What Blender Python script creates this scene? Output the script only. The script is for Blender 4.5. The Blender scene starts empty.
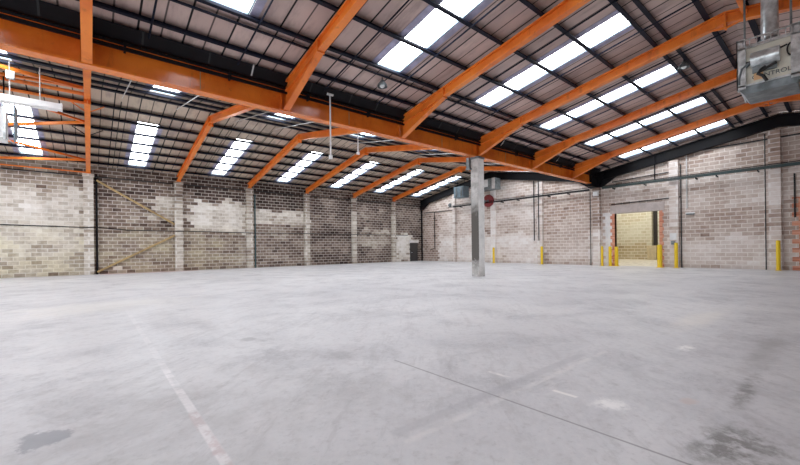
import bpy, math, random
from mathutils import Vector, Matrix
random.seed(7)
S = 0.77                      # survey units -> metres
C = bpy.context.scene.collection
L = 6.1                       # frame spacing along X
YB, YR, YL, YRL = 14.5, 2.8, 37.9, 26.2     # valley beam, near ridge, far wall, far ridge
YE = 2 * YR - YB              # outer wall of the near bay
XB, X0 = 35.7, -12.2
ZE, ZR = 8.35, 10.42          # top of rafters at eaves / ridge
SL = (ZR - ZE) / (YB - YR)
FRAMES = [0, L, 2 * L, 3 * L, 4 * L, 5 * L]
ORD = ['first', 'second', 'third', 'fourth', 'fifth', 'sixth', 'seventh', 'eighth']

def ztop(y):
    d = abs(y - (YR if y <= YB else YRL))
    return ZR - SL * d

# ------------------------------------------------------------------ mesh builder
class MB:
    def __init__(s): s.v = []; s.f = []
    def add(s, vs, fs):
        b = len(s.v); s.v += [Vector(p) for p in vs]; s.f += [[b + i for i in f] for f in fs]; return s
    def box(s, x0, x1, y0, y1, z0, z1):
        return s.add([(x0,y0,z0),(x1,y0,z0),(x1,y1,z0),(x0,y1,z0),(x0,y0,z1),(x1,y0,z1),(x1,y1,z1),(x0,y1,z1)],
              [(3,2,1,0),(4,5,6,7),(0,1,5,4),(1,2,6,5),(2,3,7,6),(3,0,4,7)])
    def prism(s, a, b):       # two matching loops
        n = len(a)
        return s.add(list(a) + list(b), [list(range(n))[::-1], list(range(n, 2*n))] + [(i, (i+1) % n, n + (i+1) % n, n + i) for i in range(n)])
    def bar(s, p, q, w, h, up=(0,0,1)):
        p, q = Vector(p), Vector(q); d = (q - p).normalized(); r = d.cross(Vector(up)).normalized(); u = r.cross(d)
        k = [(-w/2,-h/2),(w/2,-h/2),(w/2,h/2),(-w/2,h/2)]
        return s.prism([p + r*a + u*b for a, b in k], [q + r*a + u*b for a, b in k])
    def angle(s, p, q, w, t, up=(0,0,1)):   # L section
        p, q = Vector(p), Vector(q); d = (q - p).normalized(); r = d.cross(Vector(up)).normalized(); u = r.cross(d)
        k = [(0,0),(w,0),(w,t),(t,t),(t,w),(0,w)]
        return s.prism([p + r*a + u*b for a, b in k], [q + r*a + u*b for a, b in k])
    def tube(s, pts, r, n=10, caps=True):
        pts = [Vector(p) for p in pts]; rings = []
        ref = None
        for i, p in enumerate(pts):
            d = (pts[min(i+1, len(pts)-1)] - pts[max(i-1, 0)]).normalized()
            if ref is None: ref = Vector((0,0,1)) if abs(d.z) < .9 else Vector((1,0,0))
            a = d.cross(ref).normalized(); b = a.cross(d).normalized(); ref = b if abs(b.dot(d)) < .5 else ref
            rr = r[i] if isinstance(r, (list, tuple)) else r
            rings.append([p + a*math.cos(2*math.pi*k/n)*rr + b*math.sin(2*math.pi*k/n)*rr for k in range(n)])
        vs = [v for g in rings for v in g]; fs = []
        for i in range(len(pts)-1):
            for k in range(n):
                fs.append((i*n+k, i*n+(k+1) % n, (i+1)*n+(k+1) % n, (i+1)*n+k))
        if caps: fs += [list(range(n))[::-1], [(len(pts)-1)*n+k for k in range(n)]]
        return s.add(vs, fs)
    def extr_y(s, poly, y0, y1):     # poly in (x,z)
        return s.prism([(x, y0, z) for x, z in poly], [(x, y1, z) for x, z in poly])
    def extr_x(s, poly, x0, x1):     # poly in (y,z)
        return s.prism([(x0, y, z) for y, z in poly], [(x1, y, z) for y, z in poly])
    def ibeam(s, p, q, d, w, tw=.05, tf=.06):    # top line p..q, section in (x,z), vertical ends
        k = [(-w/2,0),(-w/2,-tf),(-tw/2,-tf),(-tw/2,-d+tf),(-w/2,-d+tf),(-w/2,-d),(w/2,-d),(w/2,-d+tf),(tw/2,-d+tf),(tw/2,-tf),(w/2,-tf),(w/2,0)]
        p, q = Vector(p), Vector(q)
        return s.prism([p + Vector((a,0,b)) for a, b in k], [q + Vector((a,0,b)) for a, b in k])

def finish_mesh(me, smooth):
    import bmesh
    bm = bmesh.new(); bm.from_mesh(me)
    bmesh.ops.recalc_face_normals(bm, faces=bm.faces)
    bm.to_mesh(me); bm.free()
    if smooth:
        for p in me.polygons: p.use_smooth = True
        try: me.set_sharp_from_angle(angle=math.radians(40))
        except Exception: pass

def wloc(o):
    v = Vector((0,0,0))
    while o is not None: v += o.location; o = o.parent
    return v

def build(name, mb, mat, parent=None, origin=None, smooth=False, recalc=True):
    """link the gathered shapes as ONE mesh object; coordinates are survey units in world space"""
    me = bpy.data.meshes.new(name)
    base = wloc(parent) if parent else Vector((0,0,0))
    loc = Vector(origin) * S - base if origin is not None else Vector((0,0,0))
    off = base + loc
    me.from_pydata([p * S - off for p in mb.v], [], mb.f); me.update()
    if recalc: finish_mesh(me, smooth)
    me.materials.append(mat)
    o = bpy.data.objects.new(name, me); C.objects.link(o); o.location = loc
    if parent: o.parent = parent
    return o

def tag(o, label, cat, group=None, kind=None):
    o['label'] = label; o['category'] = cat
    if group: o['group'] = group
    if kind: o['kind'] = kind
    return o

def thing(name, loc, label, cat, group=None):
    o = bpy.data.objects.new(name, None); C.objects.link(o); o.location = Vector(loc) * S
    o.empty_display_size = .2
    return tag(o, label, cat, group, 'thing')

def copy_tree(o, dx=(0,0,0), label=None, parent=None):
    c = o.copy(); C.objects.link(c)
    if parent: c.parent = parent
    else: c.location = o.location + Vector(dx) * S
    if label: c['label'] = label
    for ch in list(o.children): copy_tree(ch, parent=c)
    return c

def struct(name, mb, mat, parent=None, **k):
    o = build(name, mb, mat, parent, **k)
    if not parent: o['kind'] = 'structure'
    return o

# ------------------------------------------------------------------ node helpers
class G:
    def __init__(s, name):
        s.m = bpy.data.materials.new(name); s.m.use_nodes = True; s.t = s.m.node_tree
        s.b = s.t.nodes['Principled BSDF']; s.out = s.t.nodes['Material Output']
    def n(s, typ, **k):
        x = s.t.nodes.new(typ)
        for a, b in k.items(): setattr(x, a, b)
        return x
    def put(s, sock, v):
        if isinstance(v, E): s.t.links.new(v.o, sock)
        elif isinstance(v, (tuple, list)) and sock.type == 'RGBA' and len(v) == 3: sock.default_value = (*v, 1)
        else: sock.default_value = v
    def math(s, op, *a):
        x = s.n('ShaderNodeMath', operation=op)
        for i, v in enumerate(a): s.put(x.inputs[i], v)
        return E(s, x.outputs[0])
    def pos(s):
        x = s.n('ShaderNodeNewGeometry'); v = s.n('ShaderNodeVectorMath', operation='SCALE')
        s.t.links.new(x.outputs['Position'], v.inputs[0]); v.inputs['Scale'].default_value = 1 / S
        sp = s.n('ShaderNodeSeparateXYZ'); s.t.links.new(v.outputs[0], sp.inputs[0])
        s.P = E(s, v.outputs[0])
        return [E(s, q) for q in sp.outputs]
    def normal(s):
        x = s.n('ShaderNodeNewGeometry'); sp = s.n('ShaderNodeSeparateXYZ'); s.t.links.new(x.outputs['Normal'], sp.inputs[0])
        return [E(s, q) for q in sp.outputs]
    def vec(s, x, y, z=0.0):
        c = s.n('ShaderNodeCombineXYZ')
        for i, v in enumerate((x, y, z)): s.put(c.inputs[i], v)
        return E(s, c.outputs[0])
    def noise(s, v, scale=1.0, detail=3.0, rough=.55, dist=0.0):
        x = s.n('ShaderNodeTexNoise'); s.put(x.inputs['Vector'], v)
        x.inputs['Scale'].default_value = scale; x.inputs['Detail'].default_value = detail
        x.inputs['Roughness'].default_value = rough; x.inputs['Distortion'].default_value = dist
        return E(s, x.outputs[0])
    def white(s, v):
        x = s.n('ShaderNodeTexWhiteNoise', noise_dimensions='3D'); s.put(x.inputs['Vector'], v); return E(s, x.outputs[0])
    def ramp(s, f, stops):
        x = s.n('ShaderNodeValToRGB'); s.put(x.inputs[0], f); e = x.color_ramp.elements
        while len(e) < len(stops): e.new(.5)
        for i, (p, c) in enumerate(stops): e[i].position = p; e[i].color = (*c, 1)
        return E(s, x.outputs[0])
    def step(s, v, a, b):
        x = s.n('ShaderNodeMapRange', interpolation_type='SMOOTHSTEP'); s.put(x.inputs[0], v); s.put(x.inputs[1], a); s.put(x.inputs[2], b)
        return E(s, x.outputs[0])
    def mix(s, f, a, b, mode='MIX'):
        x = s.n('ShaderNodeMix', data_type='RGBA', blend_type=mode); s.put(x.inputs[0], f); s.put(x.inputs[6], a); s.put(x.inputs[7], b)
        return E(s, x.outputs[2])
    def lerp(s, f, a, b):
        x = s.n('ShaderNodeMix', data_type='FLOAT'); s.put(x.inputs[0], f); s.put(x.inputs[2], a); s.put(x.inputs[3], b)
        return E(s, x.outputs[0])
    def rect(s, a, z, a0, a1, z0, z1, e=.05):
        return s.step(a, a0-e, a0+e) * s.step(a, a1+e, a1-e) * s.step(z, z0-e, z0+e) * s.step(z, z1+e, z1-e)
    def bump(s, h, strength=.3, dist=.02):
        x = s.n('ShaderNodeBump'); s.put(x.inputs['Height'], h); x.inputs['Strength'].default_value = strength; x.inputs['Distance'].default_value = dist
        s.t.links.new(x.outputs[0], s.b.inputs['Normal'])
    def set(s, color=None, rough=None, metal=None, spec=None):
        for k, v in (('Base Color', color), ('Roughness', rough), ('Metallic', metal), ('Specular IOR Level', spec)):
            if v is not None: s.put(s.b.inputs[k], v)
        return s.m
class E:
    def __init__(s, g, o): s.g = g; s.o = o
    def __add__(s, b): return s.g.math('ADD', s, b)
    __radd__ = __add__
    def __mul__(s, b): return s.g.math('MULTIPLY', s, b)
    __rmul__ = __mul__
    def __sub__(s, b): return s.g.math('SUBTRACT', s, b)
    def __rsub__(s, b): return s.g.math('SUBTRACT', b, s)
    def __truediv__(s, b): return s.g.math('DIVIDE', s, b)
    def floor(s): return s.g.math('FLOOR', s)
    def fract(s): return s.g.math('FRACT', s)
    def abs(s): return s.g.math('ABSOLUTE', s)
    def max(s, b): return s.g.math('MAXIMUM', s, b)
    def min(s, b): return s.g.math('MINIMUM', s, b)
    def clamp(s): return s.g.math('MINIMUM', s.g.math('MAXIMUM', s, 0.0), 1.0)

def plain(name, col, rough=.5, metal=0.0, var=.12, scale=3.0, spec=.5):
    g = G(name); g.pos(); n = g.noise(g.P, scale, 4)
    c = g.mix(g.step(n, .3, .75), tuple(x*(1-var) for x in col), tuple(min(1, x*(1+var)) for x in col))
    return g.set(c, rough, metal, spec)

def painted_steel(name, col, dirt, rough=.45, amount=.5, spec=.5):
    g = G(name); g.pos(); n = g.noise(g.P, .8, 5, .65); n2 = g.noise(g.P, 6.0, 4)
    c = g.mix(g.step(n, .45, .75) * amount, col, dirt)
    c = g.mix(g.step(n2, .55, .8) * .25, c, dirt)
    return g.set(c, rough, 0.0, spec)

def block_wall(name, axis, regions, b0, ramp, mortar, h=.295, ln=.59, olive=None, jitter=.9, pn=.45, tall=1.0):
    g = G(name); x, y, z = g.pos(); a = {'x': x, 'y': y}[axis]
    zr = z / h; row = zr.floor(); ax = a / ln + (row * .5).fract()
    col = ax.floor(); fx = ax.fract(); fz = zr.fract()
    ac = (col + .5 - (row * .5).fract()) * ln; zc = (row + .5) * h
    cell = g.vec(col, row, 3.0)
    r1 = g.white(cell)
    patch = g.noise(g.vec(ac, zc * 1.6), pn, 3.0)
    fine = g.noise(g.vec(a, z * 1.3), 2.2, 5, .65)
    wob = g.noise(g.vec(ac * 1.0, zc * 2.0, 7.0), .7, 2.0) - .5
    wob2 = g.noise(g.vec(ac, zc, 17.0), .8, 2.0) - .5
    aj = ac + wob * jitter * 2.2 + (r1 - .5) * .5; zj = zc + wob2 * jitter * 2.0
    base = None
    for (a0, a1, z0, z1, val) in regions:
        m = g.rect(aj, zj, a0, a1, z0, z1, .12)
        base = g.lerp(m, b0 if base is None else base, val)
    if base is None: base = g.math('ADD', b0, 0.0)
    r9 = g.white(g.vec(col, row, 8.0)); t = base + (patch - .5) * .8 + (r1 - .5) * .10 - g.step(r9, .86, .94) * .13 + (fine - .5) * .5
    cr = g.ramp(t.clamp(), ramp)
    mx = g.step((fx - .5).abs(), .5 - .055, .5 - .02); mz = g.step((fz - .5).abs(), .5 - .13, .5 - .05)
    mm = mx.max(mz)
    c = g.mix(mm * (.75 - .35 * g.step(t, .72, .95)), cr, g.mix(t.clamp(), mortar, (.93, .91, .88)))
    if olive:
        c = g.mix(g.rect(a, z, *olive[0], 1.2) * olive[2] * g.step(patch, .3, .7), c, olive[1], 'MULTIPLY')
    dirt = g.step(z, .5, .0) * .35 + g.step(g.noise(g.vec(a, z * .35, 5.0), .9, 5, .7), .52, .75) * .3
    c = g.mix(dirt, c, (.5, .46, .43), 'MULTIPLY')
    g.bump((1.0 - mm) * .7 + fine * .3, .35, .02)
    return g.set(c, .88, 0.0, .25)

# ------------------------------------------------------------------ materials
RAMP_L = [(0.0, (.030, .019, .017)), (.22, (.090, .060, .050)), (.42, (.235, .175, .14)), (.62, (.44, .38, .31)), (.82, (.72, .67, .60)), (1.0, (.88, .85, .81))]
RAMP_B = [(0.0, (.10, .065, .05)), (.25, (.25, .175, .14)), (.45, (.43, .325, .27)), (.65, (.61, .515, .455)), (.85, (.77, .70, .655)), (1.0, (.87, .83, .80))]
reg_left = [(-13, 0, 0, 6.6, .80), (-13, 0, 6.6, 9, .55), (-13, 0, 0, 1.6, .68),
    (0, 6.1, 0, 3.7, .56), (0, 6.1, 3.7, 9, .30), (0, 3.2, 3.2, 6.0, .44), (4.2, 6.2, 4.4, 6.6, .72),
    (6.1, 12.3, 0, 3.5, .52), (6.1, 12.3, 3.5, 6.5, .80), (6.1, 12.3, 6.5, 9, .16), (6.1, 7.2, 3.6, 9, .38),
    (12.3, 18.4, 0, 4.3, .42), (12.3, 18.4, 4.3, 6.0, .78), (12.3, 18.4, 6.0, 9, .14),
    (18.4, 24.5, 0, 9, .29), (24.5, 30.6, 0, 9, .31), (25.2, 30.0, 2.0, 4.2, .58), (25.2, 29, 5.6, 6.8, .42),
    (30.6, 36, 0, 9, .32), (1.5, 2.3, 0, .5, .9), (30.9, 33.5, 0, 3.6, .88), (33.4, 34.9, 2.3, 2.9, .8)]
M_WL = block_wall('block_left', 'x', reg_left, .4, RAMP_L, (.50, .45, .40), olive=((-13, 11, -1, 3.6), (.93, .90, .72), .8))
reg_back = [(20, 34.5, 0, 3.2, .86), (34.8, 38, 0, 9, .42), (14.7, 20, 3.0, 9, .55), (14.7, 20, .2, 3.0, .66), (20.6, 26, 3.5, 8, .72), (-9, 9, 2.4, 4.6, .56), (-9, 9, 0, 2.4, .80),
    (-9, 9, 4.6, 7.0, .70), (-9, 9, 7.0, 12, .54), (9.6, 14, 5.4, 7.2, .66), (13.9, 15.2, 0, 3.2, .86), (27, 33, 3.2, 8, .74)]
M_WB = block_wall('block_back', 'y', reg_back, .62, RAMP_B, (.76, .69, .63), pn=.4)
M_WR = block_wall('block_outer', 'x', [], .6, RAMP_B, (.75, .72, .70))
M_WF = block_wall('block_end', 'y', [], .6, RAMP_B, (.75, .72, .70))
M_ANNEX = block_wall('block_annex', 'y', [(9, 20, 0, 1.9, .50)], .80, [(0, (.30, .22, .12)), (.5, (.55, .46, .30)), (.8, (.70, .68, .55)), (1, (.80, .79, .68))], (.88, .85, .72), pn=.5)
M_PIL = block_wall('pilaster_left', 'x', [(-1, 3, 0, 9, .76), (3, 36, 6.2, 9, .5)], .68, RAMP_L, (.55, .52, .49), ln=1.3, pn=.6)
M_PILB = block_wall('pilaster_back', 'y', [(13, 16, 3.2, 9, .42), (13, 16, 0, 3.2, .9), (25, 27.5, 0, 9, 1.0), (1, 5, 5.2, 7.0, .85), (1, 5, 7.0, 12, .48), (1, 5, 2.6, 4.2, .5)], .8, RAMP_B, (.66, .62, .60), ln=1.3, pn=.5)

def concrete(name, col, dark, stain_axis=None):
    g = G(name); x, y, z = g.pos(); n = g.noise(g.P, 1.3, 6, .7); n2 = g.noise(g.P, 7.0, 5, .7)
    c = g.mix(g.step(n, .38, .7), col, tuple(v*.78 for v in col))
    c = g.mix(g.step(n2, .58, .75) * .5, c, dark)
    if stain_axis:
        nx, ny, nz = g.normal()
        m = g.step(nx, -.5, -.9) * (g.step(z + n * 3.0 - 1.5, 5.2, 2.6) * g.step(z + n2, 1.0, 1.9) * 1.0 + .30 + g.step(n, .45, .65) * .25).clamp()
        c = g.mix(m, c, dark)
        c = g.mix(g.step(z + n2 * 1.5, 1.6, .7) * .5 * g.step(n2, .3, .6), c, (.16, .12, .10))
    g.bump(n2, .25, .02)
    return g.set(c, .85, 0, .3)
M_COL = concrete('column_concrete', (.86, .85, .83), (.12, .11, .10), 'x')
M_LINTEL = concrete('lintel_concrete', (.60, .53, .50), (.34, .28, .26))
M_WHITEPAINT = concrete('white_paint', (.84, .82, .81), (.45, .42, .41))

def orange(name, k=1.0, rough=.34):
    g = G(name); x, y, z = g.pos(); n = g.noise(g.P, .55, 5, .65); n2 = g.noise(g.P, 5.0, 5, .7); n3 = g.noise(g.vec(x * 3.0, y * 3.0, z * .5), 1.5, 4)
    c = g.mix(g.step(n, .35, .7), (.95*k, .27*k, .036*k), (.76*k, .16*k, .020*k))
    c = g.mix(g.step(n2, .6, .78) * .45, c, (.24, .05, .018))
    c = g.mix(g.step(n3, .56, .75) * .35, c, (.30, .07, .02))
    return g.set(c, rough, 0, .5)
M_OR = orange('orange_paint')
M_ORB = orange('orange_paint_beam', .97, .16)
M_NAVY = painted_steel('navy_steel', (.007, .010, .022), (.016, .013, .014), .55, .5, .16)
M_BLACK = painted_steel('black_steel', (.006, .006, .008), (.014, .012, .011), .55, .5, .16)
M_GUT = plain('gutter_dark', (.010, .009, .011), .7, spec=.15)
M_PIPE = painted_steel('dark_pipe', (.025, .028, .030), (.07, .055, .05), .5, .5, .25)
M_TRAY = painted_steel('tray_green', (.055, .085, .085), (.10, .08, .07), .5, .5, .3)
M_GLOW_MARGIN = plain('lavender_glow_margin', (.42, .40, .54), .5, 0, .2)  # rooflight glow painted as a pale lavender colour
M_TEAL = plain('teal_pipe', (.05, .11, .12), .5)
M_RODP = plain('pale_rod', (.62, .61, .60), .5)
M_WHITE = plain('white_enamel', (.82, .83, .83), .4, var=.05)
M_RUST = painted_steel('rusty_angle', (.46, .33, .15), (.13, .07, .035), .7)
M_GALV = plain('galvanised', (.66, .71, .72), .3, .55, .35, 4.0)
M_GALVD = plain('galvanised_dull', (.22, .25, .26), .45, .5, .35, 3.0)
M_CREAM = plain('cream_panel', (.72, .70, .60), .5, 0, .1)
M_YEL = painted_steel('yellow_paint', (.86, .60, .015), (.55, .33, .02), .5, .3)
M_RED = plain('dark_red', (.22, .012, .016), .45)
M_RUBBER = plain('black_rubber', (.012, .012, .012), .6)
M_BLUEGREY = plain('blue_grey_panel', (.20, .28, .33), .45, .2, .2)
M_DOOR = plain('dark_door', (.05, .045, .045), .6)
M_BEIGE = plain('beige_box', (.70, .60, .40), .6)
M_SHUT = plain('shutter', (.45, .47, .48), .5, .3)
M_LABEL = plain('orange_label', (.80, .50, .26), .5)
M_INK = plain('ink', (.10, .12, .13), .5)

def brick_jamb():
    g = G('red_brick'); x, y, z = g.pos(); h = .0984
    row = (z / h).floor(); r = g.white(g.vec(row, 2.0, 5.0)); f = (z / h).fract()
    c = g.ramp(r, [(0, (.50, .16, .09)), (.5, (.68, .27, .16)), (1, (.76, .40, .27))])
    c = g.mix(g.step((f - .5).abs(), .36, .44) * .5, c, (.66, .56, .50))
    return g.set(c, .85, 0, .3)
M_RBRICK = brick_jamb()

def roof_mat():
    g = G('roof_lining'); x, y, z = g.pos(); w = L / 5
    px = x / w; idx = px.floor(); f = px.fract()
    row = ((y + 100.0) / 1.72).floor()
    r = g.white(g.vec(idx, row, 1.0)); r2 = g.white(g.vec(idx, row, 4.0))
    far = g.step(y, YB - .1, YB + .1)
    ca = g.mix(r, (.52, .385, .345), (.68, .525, .475)); cb = g.mix(r, (.50, .405, .32), (.66, .55, .44))
    c = g.mix(far, ca, cb)  # far bay's warmer light is put into the lining colour as beige
    n = g.noise(g.vec(x * 2.5, y * .6, z), .9, 5, .65)
    c = g.mix(g.step(n, .46, .72) * .5, c, (.24, .17, .155))
    n2 = g.noise(g.vec(x, y, 3.0), .35, 3)
    c = g.mix(g.step(n2, .5, .7) * .3, c, (.27, .20, .22))
    seam = g.step((f - .5).abs(), .5 - .030, .5 - .018)
    c = g.mix(seam, c, (.012, .011, .012))
    half = g.step(((px + .5).fract() - .5).abs(), .472, .488) * .85
    c = g.mix(half, c, (.02, .016, .016))
    g.bump(1.0 - seam, .4, .03)
    return g.set(c, .7, 0, .3)
M_ROOF = roof_mat()

def sky_mat(name, strength, col=(.93, .96, 1.0)):
    g = G(name); x, y, z = g.pos()
    n = g.noise(g.vec(x, y, z), 1.2, 4)
    g.set((.9, .92, .95), .5)
    g.put(g.b.inputs['Emission Color'], g.mix(g.step(n, .35, .75) * .3, col, (.75, .84, 1.0)))
    g.b.inputs['Emission Strength'].default_value = strength
    return g.m
M_SKY = sky_mat('rooflight_glazing', 13.0)

def floor_mat():
    g = G('concrete_floor'); x, y, z = g.pos(); P2 = g.vec(x, y, 0.0)
    big = g.noise(P2, .12, 4, .6); mid = g.noise(P2, .55, 6, .68, .4); fine = g.noise(P2, 5.0, 6, .7); st = g.noise(g.vec(x * .25, y * 1.4, 1.0), .9, 5, .65); st2 = g.noise(g.vec(x * 1.6, y * .22, 9.0), .7, 5, .65)
    c = g.mix(g.step(big, .35, .65), (.56, .56, .58), (.67, .67, .68))
    c = g.mix(g.step(mid, .42, .72) * .6, c, (.40, .40, .425))
    c = g.mix(g.step(st, .5, .72) * .5, c, (.70, .69, .70))
    c = g.mix(g.step(st2, .52, .72) * .4, c, (.43, .425, .44))
    c = g.mix(g.step(fine, .50, .66) * .45, c, (.45, .442, .448))
    vf = g.noise(P2, 11.0, 5, .75); c = g.mix(g.step(vf, .51, .64) * .28, c, (.68, .672, .67)); c = g.mix(g.step(vf, .47, .34) * .28, c, (.30, .292, .298))
    sw = g.noise(g.vec(x * .7 + y * .7, (x - y) * 4.0, 2.0), .8, 6, .75); c = g.mix(g.step(sw, .52, .64) * .3, c, (.37, .362, .37)); c = g.mix(g.step(sw, .46, .34) * .3, c, (.66, .652, .652))
    crk = g.noise(g.vec(x, y, 31.0), 1.7, 8, .8, 1.2); c = g.mix(g.step((crk - .5).abs(), .012, .002) * g.step(mid, .5, .62) * .5, c, (.2, .195, .2))
    c = g.mix(g.step(g.noise(P2, 1.1, 6, .75, .6), .64, .74) * .45, c, (.30, .30, .32))
    def line(cur, m, col, k): return g.mix(m * k, cur, col)
    wear = g.step(g.noise(P2, 3.0, 4, .7), .36, .6)
    c = line(c, g.rect(x, y, .815, .905, 1.5, 14.3, .012) * wear * g.lerp(g.step(y, 6.2, 6.6), 1.0, .30), (.86, .83, .84), .85)      # worn white line
    c = line(c, g.rect(x, y, .80, .90, 1.5, 4.6, .02) * g.step(wear, .9, .2), (.62, .42, .42), .35)
    c = line(c, g.rect(x, y, 3.685, 3.71, -4.0, 4.6, .012), (.19, .18, .19), .8)                                                     # saw-cut joint
    c = line(c, g.rect(x, y, 2.2, 6.2, 2.70, 2.84, .03), (.36, .36, .39), .35)                                                          # tyre tracks
    c = line(c, g.rect(x, y, 2.2, 6.8, 2.55, 2.63, .03) * wear, (.76, .74, .73), .45)
    c = line(c, g.rect(x, y, 4.34, 4.40, 2.03, 2.32, .015), (.84, .82, .80), .85)
    c = line(c, g.rect(x, y, 4.33, 4.39, 2.84, 3.28, .02) * wear, (.84, .82, .80), .7)
    c = line(c, g.rect(x, y, .6, 7.5, 37.1, 37.9, .15), (.50, .20, .17), .6)
    def blob(cx, cy, rx, ry, e=.45, sc=2.0):
        d = g.math('SQRT', ((x - cx) / rx) * ((x - cx) / rx) + ((y - cy) / ry) * ((y - cy) / ry))
        return g.step(d + (g.noise(P2, sc, 8, .8) - .5) * 2.2, 1.0, 1.0 - e)
    c = line(c, blob(.6, 3.4, 3.0, 4.2, .95, .9) * g.step(mid, .30, .62), (.40, .39, .385), .55)  # broad dusty tone that also paints dimmer foreground light into the floor
    c = line(c, blob(-.36, 4.88, .20, .26, .25, 4.0), (.27, .28, .31), .75)
    c = line(c, blob(-.62, 4.35, .06, .07, .3, 6.0), (.20, .20, .22), .8)
    c = line(c, blob(4.35, .62, .75, .42, .8, 3.0) * g.step(fine, .38, .56), (.17, .165, .155), .85)
    c = line(c, blob(6.1, .78, 1.2, .13, .8) * g.step(fine, .34, .56), (.20, .195, .19), .8)
    c = line(c, blob(8.6, .85, 2.6, .25, .9) * g.step(mid, .3, .55), (.30, .295, .29), .6)
    c = line(c, blob(4.44, 1.68, .26, .24, .8, 4.0) * g.step(fine, .36, .5), (.86, .85, .84), .9)
    c = line(c, blob(7.85, 1.76, .34, .18, .7, 5.0) * g.step(fine, .4, .5), (.86, .85, .84), .9)
    c = line(c, blob(5.2, 1.15, .16, .10, .6, 5.0), (.58, .46, .42), .5)
    c = line(c, blob(11.2, 2.2, 2.6, .5, .9, 1.0), (.80, .77, .72), .6)
    c = line(c, blob(2.4, 7.6, .18, .2, .4, 5.0), (.32, .32, .33), .6)
    c = line(c, blob(3.2, 5.4, .3, .35, .6, 4.0), (.36, .36, .37), .5)
    c = line(c, blob(.4, 15.5, 3.5, 2.4, .9, .8), (.70, .68, .64), .5)
    c = line(c, g.step(g.noise(P2, .8, 3, .6), .62, .7) * g.step(g.noise(P2, 14.0, 3, .6), .66, .72), (.16, .16, .17), .7)      # specks
    g.bump(fine * .4 + mid * .6, .08, .02)
    return g.set(c, g.lerp(g.step(mid, .4, .7), .40, .55), 0, .4)
M_FLOOR = floor_mat()
M_FLOOR2 = plain('annex_floor', (.74, .70, .60), .7)

# ------------------------------------------------------------------ setting
struct('floor', MB().box(X0 - 8, XB + .4, YE - 4, YL + .3, -.3, 0), M_FLOOR)
struct('wall_left', MB().box(X0, XB + .3, YL, YL + .35, 0, ZE + .4), M_WL)
struct('wall_right', MB().box(X0, XB + .3, YE - .35, YE, 0, ZE + .4), M_WR)
DY0, DY1, DZ = 9.7, 13.05, 4.6
QY0, QY1, QZ = -2.2, 1.78, 4.85
wb = MB()
def wb_piece(y0, y1, z0):
    ys = sorted({y0, y1, *[q for q in (YR, YB, YRL) if y0 < q < y1]})
    top = [(q, ztop(q) + .2) for q in ys[::-1]]
    wb.extr_x([(y0, z0), (y1, z0)] + top, XB, XB + .4)
wb_piece(YE, QY0, 0); wb_piece(QY0, QY1, QZ); wb_piece(QY1, DY0, 0); wb_piece(DY0, DY1, DZ); wb_piece(DY1, YL, 0)
struct('wall_back', wb, M_WB)
wf = MB()
for y0, y1, z0, z1 in ((YE, -6, 0, 7), (11, 18, 0, 7), (35.5, YL, 0, 7), (YE, YL, 7, ZE + .3)):
    wf.box(X0 - .35, X0, y0, y1, z0, z1)
for yr in (YR, YRL):
    wf.extr_x([(yr - 11.6, ZE + .3), (yr + 11.6, ZE + .3), (yr, ZR + .3)], X0 - .35, X0)
struct('wall_front', wf, M_WF)

# roof sheets with openings for the rooflights
W5 = L / 5
xs = sorted([X0 + W5 * i for i in range(int((XB - X0) / W5) + 1)] + [XB + .2] + [b * L + k * W5 + .22 for b in range(-2, 6) for k in (2, 3)])
def strip_x(b, dx=0.0):                       # rooflight columns (index of bay)
    return (b * L + 2 * W5 + dx, b * L + 3 * W5 + dx)
NDX = .22
BAYS_NEAR = range(-2, 6); BAYS_FAR = range(-2, 6)
NEAR_SKY = (5.05, 11.93); FAR_SKY = (29.2, 37.0); FARN_SKY = (15.4, 23.2)
def zroof(y): return ztop(y) + .25
rb = MB(); vid = {}
def rv(x, y, side):
    k = (round(x, 3), round(y, 3))
    if k not in vid: vid[k] = len(rb.v); rb.v.append(Vector((x, y, zroof(y))))
    return vid[k]
def is_hole(x, y):
    b = math.floor(x / L + 1e-6); a, c = strip_x(b, NDX if y < YB else 0)
    if not (a - .01 < x < c + .01): return False
    return any(p < y < q for p, q in (NEAR_SKY, FAR_SKY, FARN_SKY))
ysr = sorted([YE - .3, YR, YB, YRL, YL + .3, *NEAR_SKY, *FAR_SKY, *FARN_SKY])
for i in range(len(xs) - 1):
    for j in range(len(ysr) - 1):
        if is_hole((xs[i] + xs[i+1]) / 2, (ysr[j] + ysr[j+1]) / 2): continue
        q = [rv(xs[i], ysr[j], 0), rv(xs[i+1], ysr[j], 0), rv(xs[i+1], ysr[j+1], 0), rv(xs[i], ysr[j+1], 0)]
        rb.f.append(q[::-1])
struct('ceiling', rb, M_ROOF, recalc=False)

# annex seen through the doorway
an = MB()
an.box(42, 42.3, 11.98, 16.5, 0, 7); an.box(42, 42.3, 4.3, 11.55, 0, 7)
struct('wall_annex', an, M_ANNEX)
d3 = struct('dark_gap_sheet', MB().box(42.25, 42.32, 11.55, 11.98, 0, 7), M_DOOR)  # dark sheet closing the slot, its colour standing for the unlit opening
struct('trim_1', MB().box(41.72, 42.0, 11.98, 12.42, 0, 7), M_ANNEX)
struct('wall_annex_side', MB().box(36.1, 43.1, 16.5, 16.8, 0, 7).box(36.1, 43.1, 4, 4.3, 0, 7), M_ANNEX)
struct('ceiling_annex', MB().box(36.1, 43.1, 4, 16.8, 7, 7.2), M_WHITE)
struct('floor_annex', MB().prism([(36.1, 4.3, -.1), (43.1, 4.3, -.1), (43.1, 4.3, .42), (38.0, 4.3, .32), (36.1, 4.3, .01)],
                                [(36.1, 16.5, -.1), (43.1, 16.5, -.1), (43.1, 16.5, .42), (38.0, 16.5, .32), (36.1, 16.5, .01)]), M_FLOOR2)
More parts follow.
